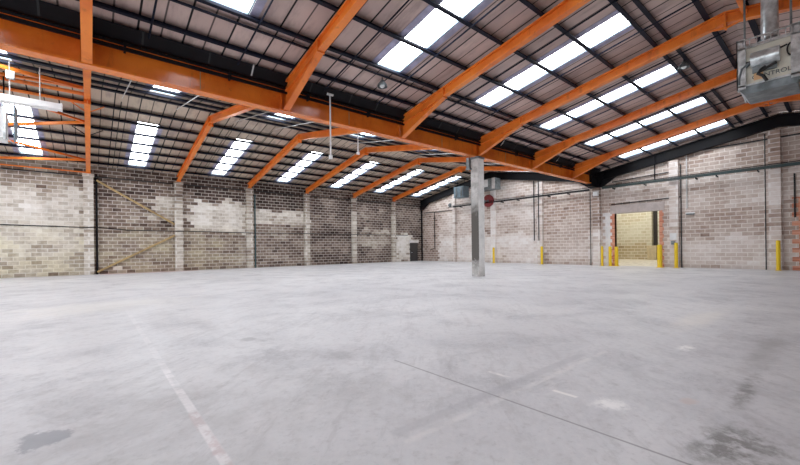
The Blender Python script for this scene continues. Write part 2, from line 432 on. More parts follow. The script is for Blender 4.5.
bx = thing('storage_box', (41.4, 11.8, .4), 'beige storage box standing by the dark gap in the room beyond the doorway', 'box')
build('carton', MB().box(41.0, 41.65, 11.45, 12.15, .39, 1.1), M_BEIGE, bx)
build('lid', MB().box(40.96, 41.69, 11.41, 12.19, 1.1, 1.75), M_BEIGE, bx)

# doorway dressings
struct('trim_2', MB().box(XB - .05, XB + .38, DY0 - .35, DY1 + .35, DZ, DZ + .72), M_LINTEL)
def quoin(y_edge, sgn, z1, w0=.16, w1=.36):
    m = MB(); z = 0; k = 0
    while z < z1 - .01:
        w = w0 if k % 2 else w1
        m.box(XB - .03, XB + .405, *sorted((y_edge, y_edge + sgn * w)), z, min(z + .295, z1)); z += .295; k += 1
    return m
struct('trim_3', quoin(DY1, 1, DZ, .22, .36), M_RBRICK)
struct('trim_4', quoin(DY0, -1, DZ, .22, .30), M_RBRICK)
struct('trim_5', quoin(QY1, 1, QZ, .16, .46), M_RBRICK)
m = MB(); z = 0; k = 0
while z < 4.6:
    m.box(XB - .02, XB + .01, DY1 + (.22 if k % 2 else .36), DY1 + (1.0 if k % 2 else .78), z, z + .295); z += .295; k += 1
struct('trim_6', m, M_WHITEPAINT)
m = MB()
for i in range(24): m.box(XB + .1, XB + .16, QY0, QY1, i * .2, i * .2 + .185)
struct('door_2', m, M_SHUT)
d1 = struct('door_1', MB().box(33.55, 34.65, YL - .04, YL + .02, 0, 2.35), M_DOOR)
build('door_frame', MB().box(33.42, 33.55, YL - .07, YL, 0, 2.45).box(34.65, 34.78, YL - .07, YL, 0, 2.45).box(33.42, 34.78, YL - .07, YL, 2.35, 2.5), M_DOOR, d1)
build('door_handle', MB().box(33.62, 33.80, YL - .10, YL - .04, 1.15, 1.22), M_GALV, d1)
struct('trim_7', MB().box(33.3, 35.0, YL - .06, YL, 2.5, 2.85), M_WHITEPAINT)

# ------------------------------------------------------------------ pilasters
for k, x in enumerate(FRAMES):
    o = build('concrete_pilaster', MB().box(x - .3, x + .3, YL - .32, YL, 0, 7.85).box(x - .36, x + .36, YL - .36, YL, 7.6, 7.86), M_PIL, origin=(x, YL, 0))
    tag(o, f'pale block pilaster on the side wall, {ORD[k]} from the end with the glaring rooflight', 'pilaster', 'pilasters along the side wall', 'thing')
PB = [(31.7, 'behind the free-standing column and nearest the back corner'), (25.8, 'beside the dark red round fan'), (20.05, 'with two dark conduits and a yellow guard'),
      (14.5, 'under the end of the valley beam'), (8.65, 'just past the lit doorway'), (3.02, 'below the hanging heater, with a tall yellow guard')]
for y, t in PB:
    w = .2 if y == 31.7 else .3
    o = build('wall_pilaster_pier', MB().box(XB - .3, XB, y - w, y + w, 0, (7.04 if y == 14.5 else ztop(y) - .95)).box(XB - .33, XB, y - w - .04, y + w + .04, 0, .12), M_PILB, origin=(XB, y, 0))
    o.name = 'brick_pilaster'
    tag(o, 'block pilaster on the back wall ' + t, 'pilaster', 'pilasters along the back wall', 'thing')

# ------------------------------------------------------------------ free-standing column
col = thing('concrete_column', (18.4, YB, 0), 'tall free-standing square concrete column holding up the orange valley beam', 'column')
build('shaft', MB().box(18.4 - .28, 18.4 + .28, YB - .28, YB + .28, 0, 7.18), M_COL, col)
build('bearing_plate', MB().box(18.4 - .34, 18.4 + .34, YB - .3, YB + .3, 7.18, 7.3), M_GALVD, col)
build('bracket', MB().box(17.95, 18.12, YB + .28, YB + .5, 6.55, 7.3).box(17.9, 18.12, YB + .2, YB + .5, 6.55, 6.65), M_GALVD, col)

# ------------------------------------------------------------------ valley beam
vb = thing('valley_beam', (0, YB, 7.3), 'deep orange plate girder running the length of the hall on the concrete column', 'girder')
XE = 34.0
bw, bt = .42, .07
build('web', MB().box(X0, XE, YB - .03, YB + .03, 7.3 + bt, 8.25 - bt), M_ORB, vb)
build('bottom_flange', MB().box(X0, XE, YB - bw/2, YB + bw/2, 7.3, 7.3 + bt), M_ORB, vb)
build('top_flange', MB().box(X0, XE, YB - bw/2, YB + bw/2, 8.25 - bt, 8.25), M_ORB, vb)
for x in FRAMES:
    for dx in (-.17, .17):
        build('stiffener_plate', MB().box(x + dx - .02, x + dx + .02, YB - bw/2 + .02, YB - .03, 7.37, 8.18), M_ORB, vb)
for x in (L * .5, L * 1.5, L * 2.5, L * 3.5, L * 4.5):
    build('splice_seam', MB().box(x - .012, x + .012, YB - .045, YB - .03, 7.37, 8.18), M_RUST, vb)
end = MB().box(XE, XB - .3, YB - .22, YB + .22, 7.05, 8.3).extr_x([(YB - .9, 8.3), (YB + .9, 8.3), (YB + .3, 7.05), (YB - .3, 7.05)], XB - .6, XB - .35)
build('end_bracket', end, M_BLACK, vb)
g = thing('valley_gutter', (0, YB, 8.3), 'long black gutter box lying along the top of the orange girder', 'gutter')
build('trough', MB().prism([(X0, YB - .62, 8.56), (X0, YB - .34, 8.26), (X0, YB + .34, 8.26), (X0, YB + .62, 8.56)], [(XB - .6, YB - .62, 8.56), (XB - .6, YB - .34, 8.26), (XB - .6, YB + .34, 8.26), (XB - .6, YB + .62, 8.56)]), M_GUT, g)
for i in range(1, 24):
    x = X0 + 1.9 * i + (.25 if i % 3 else -.2)
    build('strap', MB().bar((x, YB - .36, 8.27), (x, YB - .64, 8.57), .05, .02), M_RODP if i % 4 == 1 else M_PIPE, g)
p = thing('service_pipe', (0, YB - .32, 7.95), 'thin black pipe and tray clipped along the front of the orange girder', 'pipe')
build('pipe_tray', MB().box(X0, XB - .7, YB - .40, YB - .33, 7.93, 8.04), M_BLACK, p)
for z in (8.13,):
    build('pipe_run', MB().tube([(X0, YB - .36, z), (XB - .7, YB - .36, z)], .05, 8), M_BLACK, p, smooth=True)
for i in range(0, 16):
    x = X0 + 3.05 * i + .9
    build('clip', MB().box(x - .03, x + .03, YB - .42, YB - .2, 7.92, 8.2), M_BLACK, p)

# ------------------------------------------------------------------ rafters
def rafter_near():
    r = thing('roof_rafter', (0, YB, ZE), 'x', 'rafter', 'orange rafters of the near bay')
    r.location = Vector((0, YB, ZE)) * S
    build('near_slope', MB().ibeam((0, YB - .24, ztop(YB - .24)), (0, YR, ZR), .42, .25), M_OR, r)
    build('far_slope', MB().ibeam((0, YR, ZR), (0, YE, ZE), .42, .25), M_OR, r)
    hy = YB - 3.1
    h = MB().extr_x([(YB - .24, 7.36), (hy, ztop(hy) - .42), (YB - .24, ztop(YB - .24) - .42)], -.025, .025)
    h.prism([(-.125, YB - .24, 7.33), (.125, YB - .24, 7.33), (.125, YB - .24, 7.40), (-.125, YB - .24, 7.40)],
            [(-.125, hy, ztop(hy) - .45), (.125, hy, ztop(hy) - .45), (.125, hy, ztop(hy) - .39), (-.125, hy, ztop(hy) - .39)])
    build('haunch', h, M_OR, r)
    build('cleat', MB().box(-.14, .14, hy - .05, hy + .02, ztop(hy) - .46, ztop(hy) - .02), M_OR, r)
    k = MB().box(-.15, .15, YR - .03, YR + .03, ZR - .60, ZR - .02)
    k.extr_x([(YR + .5, ZR - .09 - .42), (YR - .5, ZR - .09 - .42), (YR, ZR - .62)], -.02, .02)
    build('ridge_plate', k, M_OR, r)
    return r
def rafter_far():
    r = thing('cranked_rafter', (0, YL, ZE), 'x', 'rafter', 'orange rafters of the far bay')
    build('wall_slope', MB().ibeam((0, YL - .05, ZE), (0, YRL, ZR), .46, .27), M_OR, r)
    build('valley_slope', MB().ibeam((0, YRL, ZR), (0, YB + .24, ztop(YB + .24)), .42, .25), M_OR, r)
    hy = YB + 3.1
    h = MB().extr_x([(YB + .24, 7.36), (hy, ztop(hy) - .42), (YB + .24, ztop(YB + .24) - .42)], -.025, .025)
    h.prism([(-.125, YB + .24, 7.33), (.125, YB + .24, 7.33), (.125, YB + .24, 7.40), (-.125, YB + .24, 7.40)],
            [(-.125, hy, ztop(hy) - .45), (.125, hy, ztop(hy) - .45), (.125, hy, ztop(hy) - .39), (-.125, hy, ztop(hy) - .39)])
    build('haunch', h, M_OR, r)
    k = MB().box(-.15, .15, YRL - .03, YRL + .03, ZR - .64, ZR - .02)
    k.extr_x([(YRL + .5, ZR - .09 - .42), (YRL - .5, ZR - .09 - .42), (YRL, ZR - .64)], -.02, .02)
    build('ridge_plate', k, M_OR, r)
    build('foot_plate', MB().box(-.16, .16, YL - .42, YL - .0, 7.86, 7.93), M_OR, r)
    return r
names_near = ['orange rafter seen edge-on over the camera, crossing the girder at its near end'] + [f'orange steel rafter rising from the girder over open floor, {ORD[k]} along from the edge-on one' for k in range(5)]
rn = rafter_near(); rn['label'] = names_near[0]
for k in range(1, 6): copy_tree(rn, (L * k, 0, 0), names_near[k])
rf = rafter_far(); rf['label'] = 'orange rafter seen edge-on below the girder, foot on the first side-wall pilaster'
for k in range(1, 6): copy_tree(rf, (L * k, 0, 0), f'cranked orange rafter behind the girder, foot on the {ORD[k]} side-wall pilaster')
# dark gable frames against the back wall
for (ye, yr, y2, lab) in ((YB, YR, YE, 'deep black gable rafter on the back wall above the doorway and heater'), (YL, YRL, YB, 'deep black gable rafter on the back wall behind the concrete column')):
    r = thing('gable_rafter', (XB - .2, yr, ZR), lab, 'rafter')
    for nm, a, b in (('near_slope', ye, yr), ('far_slope', yr, y2)):
        s = 1 if a > b else -1
        build(nm, MB().ibeam((XB - .2, a, ztop(a)), (XB - .2, b, ztop(b)), .80, .34), M_BLACK, r)
    for e, s in ((ye, -1), (y2, 1)):
        build('haunch', MB().extr_x([(e, 7.05), (e + s * .5, 7.05), (e + s * 1.7, ztop(e + s * 1.7) - .8), (e, ztop(e) - .8)], XB - .3, XB - .12), M_BLACK, r)

# ------------------------------------------------------------------ purlins
def purlin(y, label, group, k=1.0, fl=.12):
    zt = zroof(y) - .05; zb = zroof(y) - .212; w = .035
    sl = SL if (YR > y or YB < y < YRL) else -SL
    m = MB()
    prof = [(y - fl*k, zb), (y + w, zb), (y + w, zt - .02), (y + min(fl, .11)*k, zt - .02), (y + min(fl, .11)*k, zt), (y, zt), (y, zb + .035), (y - fl*k, zb + .035)]
    m.extr_x(prof, X0, XB - .4)
    if k < 1: m.v = [Vector((p.x, p.y, p.z + (.08 if p.z < zt - .1 else 0))) for p in m.v]
    o = build('roof_purlin', m, M_NAVY, origin=(0, y, zb))
    return tag(o, label, 'purlin', group, 'thing')
PN = [(14.0, .6), (13.3, 1), (12.2, .6), (11.75, 1), (10.1, 1), (8.35, 1), (6.7, 1), (5.05, 1), (4.6, .8), (3.35, 1)]
ORD += ['ninth', 'tenth']
for i, (y, k) in enumerate(PN): purlin(y, f'long dark navy purlin over the open floor, {ORD[i]} up from the girder', 'purlins of the near bay', k)
for i, y in enumerate((2.27, .55, -1.17)): purlin(y, f'dark navy purlin just past the ridge above the hanging heater, {ORD[i]} down from ridge', 'purlins of the near bay')
PF = [37.0 - 1.56 * i for i in range(7)]
for i, y in enumerate(PF): purlin(y, f'dark purlin of the roof slope above the side wall, {ORD[i]} up from the wall', 'purlins of the far bay', 1.0, .20)
for i, y in enumerate(PF[::-1]): purlin(2 * YRL - y, f'dark purlin glimpsed under the girder on the far roof slope, {ORD[i]} down from its ridge', 'purlins of the far bay', 1.0, .18)

# sag rods running up the slopes
def rod(x, ya, yb, mat, label, group, r=.03):
    za, zb = zroof(ya) - .28, zroof(yb) - .28
    o = build('sag_rod', MB().tube([(x, ya, za), (x, yb, zb)], r, 6), mat, origin=(x, ya, za))
    tag(o, label, 'rod', group, 'thing')
BN = ['before the edge-on rafter', 'between edge-on and first rafters', 'between first and second rafters', 'between second and third rafters', 'between third and fourth rafters', 'beyond the fourth rafter']
for b in range(0, 6):
    for f, side in ((.245, 'near'), (.68, 'far')):
        x = b * L + f * L * (1 if b < 5 else .85)
        rod(x, 13.9, 3.0, M_NAVY, f'thin dark rod over open floor, {side} side of the {ORD[b]} rooflight past the edge-on rafter', 'sag rods of the near bay')
        rod(x, 37.4, 26.5, M_BLACK, f'thin black rod above the side wall, {side} side of the {ORD[b]} rooflight past first pilaster', 'sag rods of the far bay', .022)
        rod(x, 19.0, 25.9, M_RODP, f'thin pale rod glimpsed under the girder, {side} side of {ORD[b]} bay past edge-on rafter', 'sag rods of the far bay', .022)

# ------------------------------------------------------------------ rooflights
def rooflight(b, ya, yb, label, group):
    xa, xb = strip_x(b, NDX if yb < YB else 0)
    za, zb = zroof(ya), zroof(yb)
    o = thing('rooflight', ((xa + xb) / 2, (ya + yb) / 2, (za + zb) / 2), label, 'rooflight', group)
    m = MB(); n = 12; t = .10
    for i in range(n):          # corrugated translucent sheet sitting just above the lining
        x0 = xa + .012 + (xb - xa - .024) * i / n; x1 = xa + .012 + (xb - xa - .024) * (i + 1) / n
        d0 = .03 if i % 2 else 0.0; d1 = 0.0 if i % 2 else .03
        m.add([(x0, ya + .012, za + t + d0), (x1, ya + .012, za + t + d1), (x1, yb - .012, zb + t + d1), (x0, yb - .012, zb + t + d0)], [(0, 1, 2, 3)])
    gl = build('glazing', m, M_SKY, o, recalc=False)
    c = MB()
    for x in (xa + .03, xb - .03): c.prism([(x - .02, ya + .01, za - .01), (x + .02, ya + .01, za - .01), (x + .02, ya + .01, za + t + .04), (x - .02, ya + .01, za + t + .04)], [(x - .02, yb - .01, zb - .01), (x + .02, yb - .01, zb - .01), (x + .02, yb - .01, zb + t + .04), (x - .02, yb - .01, zb + t + .04)])
    for y, z in ((ya + .03, za), (yb - .03, zb)): c.box(xa + .012, xb - .012, y - .018, y + .018, z + .01, z + t + .04)
    build('curb', c, M_BLUEGREY, o)
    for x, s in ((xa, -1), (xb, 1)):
        x0, x1 = sorted((x, x + s * .26)); d = (-.027, -.012); build('glow_margin', MB().prism([(x0, ya, za + d[0]), (x1, ya, za + d[0]), (x1, ya, za + d[1]), (x0, ya, za + d[1])], [(x0, yb, zb + d[0]), (x1, yb, zb + d[0]), (x1, yb, zb + d[1]), (x0, yb, zb + d[1])]), M_GLOW_MARGIN, o)  # added lavender strips paint the glow at both sides of the glazing
    return o
for b in BAYS_NEAR:
    if b < -1: lab = 'glowing rooflight strip of the near bay behind the camera at the hall end'
    elif b == -1: lab = 'glowing rooflight strip of the near bay just behind the camera'
    else: lab = f'long glowing rooflight strip over the open floor, {ORD[b]} along from the edge-on rafter'
    rooflight(b, *NEAR_SKY, lab, 'rooflights of the near bay')
for b in BAYS_FAR:
    if b < -1: la, lb = 'glowing rooflight above the side wall at the very end of the hall', 'glowing rooflight on the valley slope at the very end of the hall'
    elif b == -1: la, lb = 'glaring rooflight above the side wall behind the louvred unit heater', 'glaring rooflight under the girder near the batten light'
    else: la, lb = f'stepped glowing rooflight above the side wall, {ORD[b]} past the first pilaster', f'bright rooflight glimpsed just under the girder, {ORD[b]} past the edge-on rafter'
    rooflight(b, *FAR_SKY, la, 'rooflights above the side wall'); rooflight(b, *FARN_SKY, lb, 'rooflights glimpsed under the girder')

# ------------------------------------------------------------------ bracing of the far bay
def brace(p, q, label, w=.10, mat=M_OR):
    mid = [(a + b) / 2 for a, b in zip(p, q)]
    o = build('roof_brace', MB().angle(p, q, w, .03), mat, origin=mid)
    tag(o, label, 'brace', 'orange roof bracing of the far bay', 'thing')
def ZB(y): return ztop(y) - .20
zig = [(-L, YRL + .2), (-.16, 29.6), (-L, 32.9), (-.16, 35.9), (-L, 37.6)]
zl = ['uppermost diagonal from the ridge ties', 'second diagonal down, below the batten light', 'third diagonal down, crossing the glaring rooflight', 'lowest diagonal, just over the side wall']
for i in range(4):
    (xa, ya), (xb, yb) = zig[i], zig[i+1]
    brace((xa, ya, ZB(ya)), (xb, yb, ZB(yb)), 'orange angle brace in the far roof, ' + zl[i], .15)
zig2 = [(-L, 26.0), (-.16, 24.3), (-L, 21.2)]
for i in range(2):
    (xa, ya), (xb, yb) = zig2[i], zig2[i+1]
    brace((xa, ya, ZB(ya)), (xb, yb, ZB(yb)), ['orange angle brace above the batten light, nearer the ridge ties', 'orange angle brace above the batten light, nearer the girder'][i], .15)
for (y, z, t, w) in ((YRL - .1, ZR - .18, 'upper of the pair of ridge ties', .20), (YRL + .25, ZR - .55, 'lower of the pair of ridge ties', .16), (YL - .25, 7.95, 'eaves tie atop the side wall', .10)):
    o = build('tie_bar', MB().tube([(X0, y, z), (-.13, y, z)], w / 2, 8), M_OR, origin=(-3, y, z), smooth=True)
    tag(o, f'orange steel tie running to the edge-on rafter, {t}', 'tie bar', 'orange ties of the far bay', 'thing')
o = build('tie_bar', MB().bar((2 * L + .1, 2.25, ZR - .28), (3 * L - .1, 2.25, ZR - .28), .14, .16), M_OR, origin=(2.5 * L, 2.25, ZR - .28))
tag(o, 'short orange tie near the ridge beside the heater flue', 'tie bar', None, 'thing')
for i, (y, s, nm) in enumerate(((27.6, -1, 'ridge'), (27.6, 1, 'ridge'), (30.8, -1, 'middle'), (30.8, 1, 'middle'))):
    o = build('fly_brace', MB().bar((s * .05, y, ztop(y) - .44), (s * .75, y, ztop(y) + .02), .05, .05), M_OR if nm == 'ridge' else M_BLACK, origin=(0, y, ztop(y)))
    tag(o, f"{'orange' if nm == 'ridge' else 'black'} knee brace from edge-on rafter to {nm} purlin, {'near' if s < 0 else 'far'} side", 'brace', 'knee braces', 'thing')

# braces on the side wall
o = build('wall_brace', MB().angle((.45, YL - .2, 7.35), (5.85, YL - .2, 4.0), .14, .03, (0, 1, 0)), M_RUST, origin=(3, YL - .2, 5.6)); tag(o, 'rusty steel diagonal on the side wall, upper one, sloping from first pilaster', 'brace', 'rusty wall braces', 'thing')
o = build('wall_brace', MB().angle((5.85, YL - .2, 3.25), (.45, YL - .2, .25), .14, .03, (0, 1, 0)), M_RUST, origin=(3, YL - .2, 1.8)); tag(o, 'rusty steel diagonal on the side wall, lower one, ending at first pilaster foot', 'brace', 'rusty wall braces', 'thing')

# ------------------------------------------------------------------ pipes on the walls
def pipe(name, pts, r, mat, label, cat='pipe', n=8):
    o = build(name, MB().tube(pts, r, n), mat, origin=pts[0], smooth=True)
    return tag(o, label, cat, None, 'thing')
pipe('wall_cable', [(X0, YL - .05, 3.80), (-6, YL - .05, 3.78), (-2, YL - .06, 3.72), (-.4, YL - .36, 3.66), (.5, YL - .36, 3.70), (2.5, YL - .06, 3.52), (5.6, YL - .36, 3.5), (6.6, YL - .36, 3.52), (12, YL - .36, 3.46), (18, YL - .36, 3.5), (24, YL - .36, 3.48), (30, YL - .36, 3.5), (33, YL - .06, 3.5)], .035, M_BLACK, 'thin dark cable sagging along the side wall at mid height', 'cable')
pipe('eaves_pipe', [(X0, YL - .1, 7.72), (XB - .5, YL - .1, 7.6)], .045, M_PIPE, 'thin grey pipe along the head of the side wall')
pipe('downpipe', [(.48, YL - .12, 0), (.48, YL - .12, 7.6)], .07, M_BLACK, 'black downpipe beside the first pilaster behind the rusty braces')
pipe('downpipe', [(12.75, YL - .12, 0), (12.75, YL - .12, 7.3)], .065, M_TEAL, 'slim teal downpipe beside the third side-wall pilaster')
pipe('downpipe', [(XB - .15, YL - .15, 0), (XB - .15, YL - .15, 7.2)], .10, M_BLACK, 'black downpipe in the back corner of the hall')
pipe('conduit', [(XB - .06, 31.9, 6.55), (XB - .06, 37.3, 6.6)], .04, M_BLACK, 'thin horizontal conduit high on the back wall near the back corner', 'conduit')
pipe('conduit', [(XB - .06, 35.35, 6.55), (XB - .06, 35.35, 1.75), (XB - .06, 36.2, 1.5)], .05, M_BLACK, 'thin dark conduit dropping down the back wall near the corner, bent at its foot', 'conduit')
pipe('conduit', [(XB - .05, 31.72, 0), (XB - .05, 31.72, 8.0)], .06, M_PIPE, 'dark conduit down the back wall beside the pilaster nearest the corner', 'conduit')
pipe('conduit', [(XB - .2, 20.7, 2.4), (XB - .2, 20.7, 8.6)], .05, M_PIPE, 'outer dark conduit on the double-piped back-wall pilaster', 'conduit')
pipe('conduit', [(XB - .36, 20.1, 2.4), (XB - .36, 20.1, 8.6)], .045, M_PIPE, 'middle dark conduit on the double-piped back-wall pilaster', 'conduit')
pipe('conduit', [(XB - .2, 15.05, 0), (XB - .2, 15.05, 6.8)], .035, M_PIPE, 'dark conduit down the back wall below the girder end', 'conduit')
pipe('conduit', [(XB - .08, 8.22, 0), (XB - .08, 8.22, 8.1)], .035, M_PIPE, 'dark conduit down the back wall past the doorway, beside the small white notice', 'conduit')
pipe('conduit', [(XB - .06, 7.85, 4.6), (XB - .06, 7.85, 8.8)], .045, M_RODP, 'pale conduit dropping to the small white ledge past the doorway', 'conduit')
pipe('conduit', [(XB - .06, 8.2, 5.55), (XB - .06, 13.3, 5.42)], .04, M_BLACK, 'thin horizontal conduit just above the doorway lintel', 'conduit')
pipe('conduit', [(XB - .1, 3.48, 0), (XB - .1, 3.48, 9.3)], .03, M_PIPE, 'dark conduit up the back wall beside the pilaster below the heater', 'conduit')
pipe('conduit', [(XB - .06, 2.1, 3.5), (XB - .06, 2.1, 6.4)], .045, M_PIPE, 'short dark conduit beside the red brick door jamb', 'conduit')
pipe('gable_pipe', [(XB - .1, 7.4, 8.92), (XB - .1, -8, 8.95)], .05, M_PIPE, 'thin dark pipe high across the gable below the heater')
pipe('gable_pipe', [(XB - .1, 13.2, 7.40), (XB - .1, 8.6, 7.62)], .04, M_PIPE, 'thin dark pipe across the gable above the doorway')
pipe('hanger_rod', [(XB - .3, 9.9, 7.1), (XB - .3, 9.9, 9.1)], .05, M_BLACK, 'dark hanger rod between the black gable rafter and tray over the doorway', 'rod')
t = thing('cable_tray', (XB - .25, 14, 6.95), 'long dark green cable tray running level across the whole back wall', 'cable tray')
build('tray', MB().box(XB - .50, XB - .46, -8.5, 13.9, 6.88, 7.06).box(XB - .50, XB - .36, -8.5, 13.9, 6.86, 6.90), M_TRAY, t)
build('tray_extension', MB().box(XB - .50, XB - .46, 15.0, 31.7, 6.86, 7.0).box(XB - .50, XB - .36, 15.0, 31.7, 6.84, 6.88), M_PIPE, t)
build('top_pipe', MB().tube([(XB - .49, -8.5, 7.13), (XB - .49, 31.7, 7.08)], .03, 8), M_BLACK, t, smooth=True)
for y in (-4, 0, 3.8, 6, 7.2, 10.6, 13, 17, 19, 22.5, 24.5, 28.6, 30.5):
    build('hanger', MB().box(XB - .53, XB - .005, y - .03, y + .03, 6.74, 6.84), M_BLACK, t)

# drop poles under and in front of the girder
d = thing('drop_pole', (7.95, YB - .45, 5.7), 'slim white drop pole hanging in front of the orange girder', 'pole')
build('pole', MB().tube([(7.95, YB - .45, 5.75), (7.95, YB - .45, 8.35)], .035, 8), M_WHITE, d, smooth=True)
build('top_bracket', MB().box(7.80, 8.10, YB - .50, YB - .36, 8.33, 8.40), M_WHITE, d)
build('socket_end', MB().box(7.89, 8.01, YB - .51, YB - .39, 5.62, 5.78), M_WHITE, d)
d = thing('drop_pole', (13.3, 20, 7.9), 'short white drop pole hanging behind the orange girder', 'pole')
build('pole', MB().tube([(13.3, 20, 7.95), (13.3, 20, 9.25)], .035, 8), M_WHITE, d, smooth=True)
build('socket_end', MB().box(13.22, 13.38, 19.92, 20.08, 7.82, 7.97), M_WHITE, d)

# ------------------------------------------------------------------ fittings on the back wall
f = thing('wall_fan', (XB - .3, 26.25, 7.1), 'dark red round fan on the back wall, peeping out beside the concrete column', 'fan')
dr = build('drum', MB().tube([(XB, 26.25, 7.1), (XB - .5, 26.25, 7.1)], .68, 28), M_RED, f, smooth=True)
build('rim', MB().tube([(XB - .5, 26.25 + .68*math.cos(a), 7.1 + .68*math.sin(a)) for a in [2*math.pi*i/28 for i in range(29)]], .035, 6, False), M_RED, dr, smooth=True)
build('hub', MB().tube([(XB - .5, 26.25, 7.1), (XB - .62, 26.25, 7.1)], .12, 14), M_INK, dr, smooth=True)
w = MB().prism([(XB - .56, 26.30, 7.1), (XB - .56, 26.83, 7.28), (XB - .56, 26.83, 6.86)], [(XB - .51, 26.30, 7.1), (XB - .51, 26.83, 7.28), (XB - .51, 26.83, 6.86)])
build('blade', w, M_INK, dr)
f = thing('unit_heater', (34.4, 26.6, 8.9), 'grey box heater hung high by the back wall, above the dark red fan', 'heater')
build('casing', MB().box(33.9, 34.9, 24.35, 26.9, 8.15, 9.35), M_GALVD, f)
build('front_panel', MB().box(33.86, 33.9, 25.3, 25.85, 8.45, 9.25), M_WHITE, f)
build('edge_strip', MB().box(33.86, 33.9, 24.35, 24.75, 8.15, 9.35), M_RODP, f)
for y in (24.55, 26.7): build('hanger', MB().tube([(34.4, y, 9.35), (34.4, y, zroof(y) - .2)], .03, 6), M_BLACK, f)
f = thing('unit_heater', (34.4, 29.6, 8.4), 'dark blue-grey box heater hung high by the back wall, corner side of the column', 'heater')
build('casing', MB().box(33.9, 34.9, 28.8, 30.3, 7.75, 9.05), M_BLUEGREY, f)
build('front_panel', MB().box(33.86, 33.9, 29.0, 29.25, 7.8, 9.0).box(33.86, 33.9, 29.8, 30.0, 7.8, 9.0), M_GALVD, f)
for y in (29.0, 30.1): build('hanger', MB().tube([(34.4, y, 9.05), (34.4, y, zroof(y) - .2)], .03, 6), M_BLACK, f)
f = thing('alarm_bell', (XB - .1, 32.5, 7.1), 'small dark round bell high on the back wall near the corner', 'bell')
build('gong', MB().tube([(XB, 32.55, 7.25), (XB - .08, 32.55, 7.25), (XB - .2, 32.55, 7.25)], [.24, .24, .16], 16), M_INK, f, smooth=True)
build('mount', MB().box(XB - .06, XB, 32.25, 32.85, 6.95, 7.05), M_GALVD, f)
f = thing('bulkhead_light', (XB - .35, YB, 6.5), 'small white bulkhead light on the pilaster under the girder end', 'light fitting')
build('housing', MB().box(XB - .36, XB - .3, YB - .24, YB + .24, 6.30, 6.72), M_WHITE, f)
build('diffuser', MB().box(XB - .46, XB - .36, YB - .19, YB + .19, 6.36, 6.62), M_WHITE, f)
f = thing('wall_ledge', (XB, 7.75, 4.2), 'small white ledge on the back wall at the foot of the pale conduit', 'ledge')
build('shelf_plate', MB().box(XB - .14, XB, 7.35, 7.95, 4.2, 4.28), M_WHITE, f)
build('underside', MB().box(XB - .10, XB, 7.40, 7.9, 4.1, 4.2), M_GALVD, f)
f = thing('notice', (XB - .31, 8.7, 2.4), 'small white notice on the pilaster just past the doorway', 'notice')
build('sheet', MB().box(XB - .33, XB - .3, 8.48, 8.92, 2.18, 2.72), M_WHITE, f)
build('switch_box', MB().box(XB - .38, XB - .3, 8.56, 8.84, 1.80, 2.10), M_GALVD, f)

# bollards and guards
def bollard(x, y, r, h, label):
    b = thing('bollard', (x, y, 0), label, 'bollard', 'yellow posts along the back wall')
    build('post', MB().tube([(x, y, 0), (x, y, h - r * .5), (x, y, h - r * .15), (x, y, h)], [r, r, r * .85, r * .4], 16), M_YEL, b, smooth=True)
    build('base_plate', MB().box(x - r * 1.35, x + r * 1.35, y - r * 1.35, y + r * 1.35, 0, .03), M_YEL, b)
for x, y, r, h, lab in ((34.9, 25.35, .12, 1.75, 'slim yellow post guarding the white pilaster near the concrete column'), (34.9, 19.55, .12, 1.8, 'slim yellow post guarding the pilaster with two conduits'),
        (34.9, 13.82, .10, 1.75, 'slim yellow post at the pilaster under the girder end'), (35.0, 13.2, .125, 1.72, 'yellow bollard just outside the doorway, girder side'),
        (35.25, 12.78, .14, 1.68, 'yellow bollard standing in the doorway mouth, girder side'), (34.8, 9.46, .17, 1.82, 'stout yellow bollard in front of the doorway, conduit side'),
        (34.9, 8.40, .12, 1.95, 'slim yellow post past the doorway below the white notice'), (35.0, 2.84, .11, 2.0, 'tall yellow post by the pilaster below the heater')):
    bollard(x, y, r, h, lab)
bpy.context.view_layer.update()

